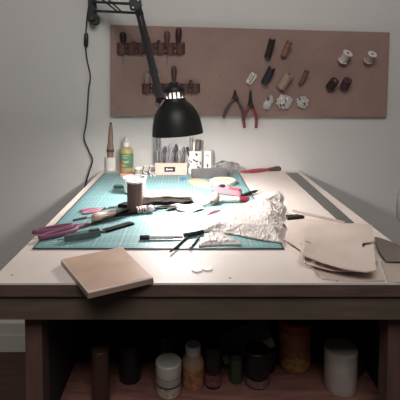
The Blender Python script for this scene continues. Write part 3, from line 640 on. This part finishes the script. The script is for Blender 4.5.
# red marker
M, L = tool_frame((222, 202.5), (249, 202)); g = thing('marker_pen', M.translation, 'white pen with crimson cap below the pink cutter', 'pen')
Mh = M @ Matrix.Translation((0, 0, .0095)) @ Matrix.Rotation(R(90), 4, 'Y')
bm = BM(); lathe(bm, [(0, 0), (.007, .001), (.009, .006), (.009, L*.66)], Mh, 16); obj('barrel', bm, mat('e8dcd6', .4), g)
bm = BM(); lathe(bm, [(.0085, L*.62), (.0094, L*.63), (.0094, L*.97), (.008, L), (0, L)], Mh, 16); obj('cap', bm, mat('8c2a3e', .35), g)
# leather mallet like tool (white/brown)
M, L = tool_frame((197, 208.5), (221, 203)); g = thing('edge_beveler', M.translation, 'short tool with whitish brown head left of the pink cutter', 'tool')
bm = BM(); tube(bm, [M @ Vector((0, 0, .004)), M @ Vector((L*.3, 0, .005)), M @ Vector((L*.62, 0, .008))], lambda t: .003+.002*t, 8, sq=.7); obj('shaft', bm, mat('705c50', .5), g)
bm = BM(); tube(bm, [M @ Vector((L*.55, -.006, .010)), M @ Vector((L*.75, .0, .014)), M @ Vector((L*.92, .014, .020)), M @ Vector((L*1.0, .03, .024))], lambda t: .008+.0035*math.sin(t*math.pi), 12); obj('head', bm, mat('94827a', .5, n=.25, ns=40), g)
# crimson curved cord/handle
pts = [Z(x, y, T+.004) for x, y in ((205.5, 219), (208, 215.5), (213, 212), (220, 210.5))]
bm = BM(); tube(bm, pts, lambda t: .0034-.001*t, 10); obj('curved_handle', bm, mat('b03a5a', .4), label='curved crimson plastic rod poking from under the bubble wrap', cat='rod')
# small grey wire bits
sheet('leather_offcut', [(166, 207), (176, 205.5), (178, 207), (168, 209)], T+.006, .002, '2e2a2a', 'small black scrap near the tips of the pincers', 'leather scrap')

# ------------------------------------------------------------------ bubble wrap
A_, B_, C_, D_ = Z(204, 222, T), Z(279, 193.5, T), Z(298, 224, T), Z(199, 231, T)
E_ = Z(279, 246, T)
def bub(name, quad, nx, ny, hh, lab, seed, cell=.0095, parent=None, mtl=None):
    bm = BM(); vs = []
    for j in range(ny+1):
        row = []
        for i in range(nx+1):
            u = i/nx; v = j/ny
            p = quad[0].lerp(quad[1], u).lerp(quad[3].lerp(quad[2], u), v)
            ed = min(u, 1-u, v, 1-v)
            q_ = p+Vector((noise.noise(Vector((p.x*14, p.y*14, seed)))*.014, noise.noise(Vector((p.x*14, p.y*14, seed+9)))*.014, 0))
            h = hh*min(1, ed*5+.12)*(.6+.9*abs(noise.noise(Vector((p.x*11, p.y*11, seed+3)))+.12*noise.noise(Vector((p.x*35, p.y*35, seed)))))
            bb = .0015+.0024*max(-.3, noise.noise(Vector((q_.x*190, q_.y*110, seed))))+.0016*noise.noise(Vector((q_.x*60, q_.y*40, seed+4)))
            row.append((q_, h, bb))
        vs.append(row)
    tv = [[bm.verts.new(q_+Vector((0, 0, .0015+h+bb))) for q_, h, bb in row] for row in vs]
    bv = [[bm.verts.new(q_+Vector((0, 0, .0002+h*.93))) for q_, h, bb in row] for row in vs]
    for j in range(ny):
        for i in range(nx):
            bm.faces.new([tv[j][i], tv[j][i+1], tv[j+1][i+1], tv[j+1][i]]); bm.faces.new([bv[j][i], bv[j+1][i], bv[j+1][i+1], bv[j][i+1]])
    for i in range(nx):
        for j, s in ((0, 0), (ny, 0)): bm.faces.new([tv[j][i], tv[j][i+1], bv[j][i+1], bv[j][i]])
    for j in range(ny):
        for i in (0, nx): bm.faces.new([tv[j][i], tv[j+1][i], bv[j+1][i], bv[j][i]])
    return obj(name, bm, mtl or mat('c9bfb9', .55, trans=.1, n=.12, ns=60), label=lab, cat='bubble wrap')
bub('bubble_wrap', [Z(203, 220, T), Z(281, 193, T), Z(284, 243, T), Z(204, 232, T)], 190, 130, .018, 'crumpled white bubble wrap sheet spread over the right of the mat', 2)
bub('bubble_wrap', [Z(203, 235, T), Z(222, 234, T), Z(240, 246, T), Z(202, 246, T)], 90, 50, .008, 'small flattened bubble wrap piece at the front edge of the mat', 6)
p = [(283, 205), (296, 215), (302, 218), (290, 222), (283, 232)]
# black clip and steel strips on the right
M = None
sheet('steel_ruler', [(285.5, 172.6), (297.5, 172.6), (354, 222.5), (342, 224)], H, .0015, '66635f', 'dark grey steel ruler lying along the right side of the bench', 'ruler', rough=.4, n=.1)
a = Z(293, 211.5, H+.002); b = Z(345, 223.5, H+.002); g_ = BM(); box(g_, ((b-a).length/2, 0, .002), ((b-a).length, .007, .006), frame(a, b-a)); obj('leather_strap', g_, mat('b5a79b', .6), smooth=False, label='thin pale strap running from the bubble wrap to the leather', cat='strap')
a = Z(286, 219.5, H+.001); b = Z(303, 218, H+.001); M = frame(a, b-a); L = (b-a).length
g = thing('binder_clip', a, 'small black clip between bubble wrap and leather pile', 'clip')
bm = BM(); prism(bm, [(0, -.010), (L, -.008), (L*.7, .012), (L*.1, .012)], .001, .010, M); obj('body', bm, mat('201c1c', .45), g, smooth=False)
bm = BM(); tube(bm, [M @ Vector((L*.2, .008, .011)), M @ Vector((L*.3, .022, .010)), M @ Vector((L*.5, .022, .010)), M @ Vector((L*.6, .008, .011))], .0012, 6); obj('wire_loop', bm, mat('a8a2a0', .3, metal=.8), g)

# ------------------------------------------------------------------ leather pile
LC = 'd0beb3'
def lsheet(pts, z0, lab, hf=None, colr=LC, th=.0022): return sheet('leather_piece', pts, z0, th, colr, lab, 'leather', hf=hf, step=.005, group='cut leather pieces piled on the bench', n=.06, ns=14)
def curl(amp, fx, fy, ph=0): return lambda x, y: amp*(1+math.sin(x*fx+y*fy+ph))*.5
lsheet([(304, 262), (314, 270), (322, 278.5), (352, 281), (385, 280.5), (379, 266), (374, 248), (345, 240), (312, 246)], H+.0003, 'lowest cut leather piece with its front corner at the bench edge', curl(.002, 30, 10))
lsheet([(381, 261), (388, 281), (400, 282), (425, 278), (420, 262), (400, 259)], H+.0003, 'leather piece lying flat at the far right bench corner', None, 'c4b4a6')
lsheet([(374.5, 239), (380, 240), (397, 245.5), (406, 254), (402, 262), (386, 261), (379, 252)], H+.006, 'leather flap coloured dark for the pile shadow right of the topmost cream piece', curl(.006, 40, 10, 1), '84776c')  # darker colour imitates the shadow the pile casts on this corner
lsheet([(282, 221), (305, 219), (333, 222), (338, 232), (330, 246), (302, 252), (284, 240), (289, 231)], H+.003, 'leather piece sticking out on the left beneath the bubble wrap side', curl(.004, 25, 40, 1))
lsheet([(301, 231), (309, 228), (331, 226), (368, 232), (373, 247), (378, 262), (362, 272), (332, 270), (306, 264), (303, 252), (306, 250), (300, 243)], H+.011, 'middle leather piece with notched edge just under the top one', curl(.005, 35, 20, 2))
lsheet([(306, 226), (312, 224.5), (340, 226), (372, 229.5), (373.5, 246.3), (362.5, 246.3), (362, 249.3), (364.2, 249.8), (365, 248.4), (373.8, 248.4), (376, 272.5), (366, 273), (344, 269.5), (322, 264), (303, 257.5), (305, 246), (309, 245.6), (312, 243.8), (308, 242.8), (305.4, 243)], H+.021, 'topmost large cream leather piece with slots cut in both ends', lambda x, y: .007+.007*math.sin(x*22-1)+.002*math.sin(y*40))
lsheet([(303, 240), (308, 230), (311, 229), (309, 243), (313, 246), (308, 250), (302, 262), (299, 256), (301, 250)], H+.016, 'narrow curled leather sliver at left end of the pile', curl(.003, 60, 60))
# ------------------------------------------------------------------ front things
zt = H+.013
ol = [Z(x, y, zt) for x, y in ((61, 259), (122, 246.5), (153.5, 277), (88, 292))]
g = thing('leather_slab', (sum(p.x for p in ol)/4, sum(p.y for p in ol)/4, H), 'flat square tan slab with pale edges overhanging the bench front', 'slab')
bm = BM(); prism(bm, [(p.x, p.y) for p in ol], H+.0004, H+.009); obj('base', bm, mat('8f786a', .4), g, smooth=False)
cx, cy = sum(p.x for p in ol)/4, sum(p.y for p in ol)/4
bm = BM(); prism(bm, [(p.x, p.y) for p in ol], H+.009, H+.0128); bmesh.ops.bevel(bm, geom=bm.edges[:], offset=.0009, segments=1, affect='EDGES'); obj('edge', bm, mat('e0d0c4', .3), g, smooth=False)
bm = BM(); prism(bm, [(cx+(p.x-cx)*.965, cy+(p.y-cy)*.965) for p in ol], H+.0128, H+.0133); obj('face', bm, mat('c0a08c', .45, n=.12, ns=22), g, smooth=False)
# coins
for px, py, lab, c_ in ((197, 270.5, 'flat white disc, left of the two at the bench front', 'f2eee8'), (207.5, 269.3, 'flat white disc, right of the two at the bench front', 'e4ddd6')):
    p = Z(px, py, H); bm = BM(); lathe(bm, [(0, 0), (.0105, 0), (.011, .0008), (.011, .0022), (.0103, .003), (0, .003)], Matrix.Translation(p), 28); obj('disc', bm, mat(c_, .4), label=lab, cat='disc')
# pens
def pen(a, b, r, spec_, lab, name='pen'):
    A = Z(*a, T)+Vector((0, 0, r+.0005)); Bq = Z(*b, T)+Vector((0, 0, r+.0005)); M = axis(A, Bq-A); L = (Bq-A).length
    g = thing(name, A-Vector((0, 0, r)), lab, 'pen')
    for nm, t0, t1, rr, c_ in spec_:
        bm = BM(); lathe(bm, [(0, t0*L), (r*rr*.9, t0*L), (r*rr, t0*L+.001), (r*rr, t1*L-.001), (r*rr*.85, t1*L), (0, t1*L)], M, 14); obj(nm, bm, mat(c_, .35), g)
pen((140, 239.6), (183, 239.3), .0052, (('end_cap', 0, .22, 1.05, '1c1a1c'), ('barrel', .22, .8, .8, 'cfcac8'), ('grip', .8, 1.0, .55, '8a7a78')), 'slim white pen with black end cap at the mat front')
pen((184, 237.5), (203.5, 234), .0056, (('barrel', 0, 1, 1, '18181a'), ('clip', .1, .6, 1.12, '2a2a2c')), 'short stubby black pen right of the slim white pen')
pen((171, 252.5), (187, 238.5), .0030, (('barrel', 0, 1, 1, '1f1c1c'), ('tip', -.06, .02, .55, '6a6462')), 'thin black stick crossing the mat front edge, left one')
pen((190, 249), (199, 238.5), .0027, (('barrel', .2, 1, 1, '1f1c1c'), ('tip', 0, .22, .8, 'a8a09c')), 'thin black stick with pale tip, right one at mat edge')

# glass bottle at far right edge
p = Y(405.5, 222, 1.3); s = k(p)
g = thing('glass_pendant', p, 'clear glass flask hanging on a cord beside the bench at the right picture edge', 'flask'); M = Matrix.Translation(p)
o_ = [(0, 0), (6*s, .4*s), (8.6*s, 4*s), (9*s, 12*s), (8.6*s, 26*s), (6*s, 36*s), (3*s, 44*s), (2.6*s, 60*s), (3*s, 66*s)]
bm = BM(); lathe(bm, o_+[(r_-.0015, z_+.0008) for r_, z_ in o_[::-1][:-1]]+[(0, .002)], M, 32); obj('body', bm, mat('eef0ee', .05, trans=.95), g)
bm = BM(); lathe(bm, [(0, 60*s), (2.4*s, 60*s), (2.4*s, 70*s), (0, 70*s)], M, 16); obj('stopper', bm, mat('8a7464', .7), g)
bm = BM(); tube(bm, [p+Vector((0, 0, 69*s)), p+Vector((.002, 0, .6)), p+Vector((0, 0, 1.15))], .0012, 6); obj('cord', bm, mat('5a4a42', .7), g)
# ------------------------------------------------------------------ shelf things
def jar(name, px, py, w, ytop, colr, lid, lidh, lab, cat, z=SH, lidr=1.03, band=None, neck=None, shoulder=.12):
    p = Z(px, py, z+.0005); s = k(p); r = w/2*s; p = p+Vector((0, r*.8, 0)); s = k(p); r = w/2*s; h = Y(px, ytop, p.y).z-p.z
    p.x = Y(px, ytop, p.y).x
    hb = h-lidh*s; g = thing(name, p, lab, cat); M = Matrix.Translation(p); nr = neck*r if neck else r*.9
    bm = BM(); lathe(bm, [(0, 0), (r*.93, 0), (r, r*.1), (r, hb*(1-shoulder)), (r*.96, hb*(1-shoulder*.6)), (nr, hb), (0, hb)], M, 28); body = obj('body', bm, mat(colr, .45, n=.15, ns=30), g)
    if lid:
        lr = (neck*r*1.1 if neck else r*lidr)
        bm = BM(); lathe(bm, [(lr*.98, hb-.001), (lr, hb), (lr, h-.003), (lr*.92, h), (0, h)], M, 28); obj('lid', bm, mat(lid, .45), g)
    if band:
        for (z0, z1, c_) in band:
            bm = BM(); lathe(bm, [(r*1.005, hb*z0), (r*1.02, hb*z0), (r*1.02, hb*z1), (r*1.005, hb*z1)], M, 28); obj('label', bm, mat(c_, .6, n=.5, ns=90), body)
    return g
jar('thread_cone', 100, 408, 18, 348, '4e382e', None, 0, 'dim brown thread cone at left of the shelf', 'spool', neck=.6, shoulder=.02)
jar('storage_jar', 168.5, 399, 26, 360, '93897c', 'c2bcb4', 13, 'squat cream jar with wide white lid on the shelf', 'jar', band=((.1, .55, 'a49684'), (.55, .62, '2a2422')))
jar('supplement_bottle', 193, 390, 23, 344, 'a9886e', 'cfc8c2', 9, 'orange labelled bottle with white screw cap on the shelf', 'bottle', band=((.06, .62, '9a6648'),), neck=.62, shoulder=.3)
jar('storage_jar', 213, 389, 17, 345, '1e1c1c', '141414', 7, 'small black jar with pink label beside the orange bottle', 'jar', band=((.08, .42, '7a4650'),))
jar('storage_jar', 168, 372, 28, 330, '26282a', '1c1e20', 8, 'large dark jar behind the squat cream jar', 'jar')
jar('round_tin', 257, 389, 25, 348, '161414', '121212', 6, 'black tin with round pale badge near the middle of the shelf', 'tin', band=((.06, .3, '6e5850'),))
jar('storage_jar', 295, 373, 32, 318, 'a06a48', '8a2c34', 10, 'large orange jar with dark red lid on the shelf', 'jar', band=((.1, .6, 'a87a4c'),))
jar('paper_roll', 341, 396, 33, 347, 'b8b0a8', None, 0, 'thick off white roll standing upright on the shelf right side', 'roll', neck=.96, shoulder=.02)
jar('bowl', 347, 377, 34, 334, '3a3c40', None, 0, 'dark bowl behind the off white roll', 'bowl', neck=.95)
jar('storage_jar', 130, 384, 22, 342, '1b1e20', '17191b', 8, 'very dark jar between thread cone and cream jar', 'jar')
a = Y(222, 349, YF+.30); b = Y(270, 331, YF+.30)
M = frame(a, b-a, (0, -1, 0)); bm = BM(); L = (b-a).length
box(bm, (L/2, 0, 0), (L, .024, .10), M); 
jar('spray_can', 236, 384, 14, 352, '3e4a36', '2e3430', 5, 'dull green can under the slanting carton', 'can')
jar('storage_jar', 266, 373, 20, 346, '1a1a1c', '141416', 6, 'dark jar that the slanting carton leans on', 'jar')
bx = obj('carton', bm, mat('958c84', .6), smooth=False, label='long pale carton lying slantwise across jars on the shelf', cat='box')

# ------------------------------------------------------------------ light
def area(name, loc, tgt, size, power, colr):
    l = bpy.data.lights.new(name, 'AREA'); l.shape = 'RECTANGLE'; l.size = size[0]; l.size_y = size[1]; l.energy = power; l.color = colr
    o = bpy.data.objects.new(name, l); COL.objects.link(o); o.location = loc
    o.rotation_euler = (Vector(tgt)-Vector(loc)).to_track_quat('-Z', 'Y').to_euler(); return o
area('overhead_fill', (.0, -.35, 2.6), (.0, 1.6, 1.0), (1.2, 1.0), 28, (1, .96, .93))  # unseen fill light, added to brighten the wall and front faces
w = bpy.data.worlds.new('world'); scene.world = w; w.use_nodes = True
w.node_tree.nodes['Background'].inputs[0].default_value = (.98, .97, 1, 1); w.node_tree.nodes['Background'].inputs[1].default_value = .05
scene.view_settings.view_transform = 'Standard'; scene.view_settings.look = 'None'; scene.view_settings.gamma = 1; scene.view_settings.exposure = 0
scene.cycles.use_denoising = True
scene.cycles.max_bounces = 8
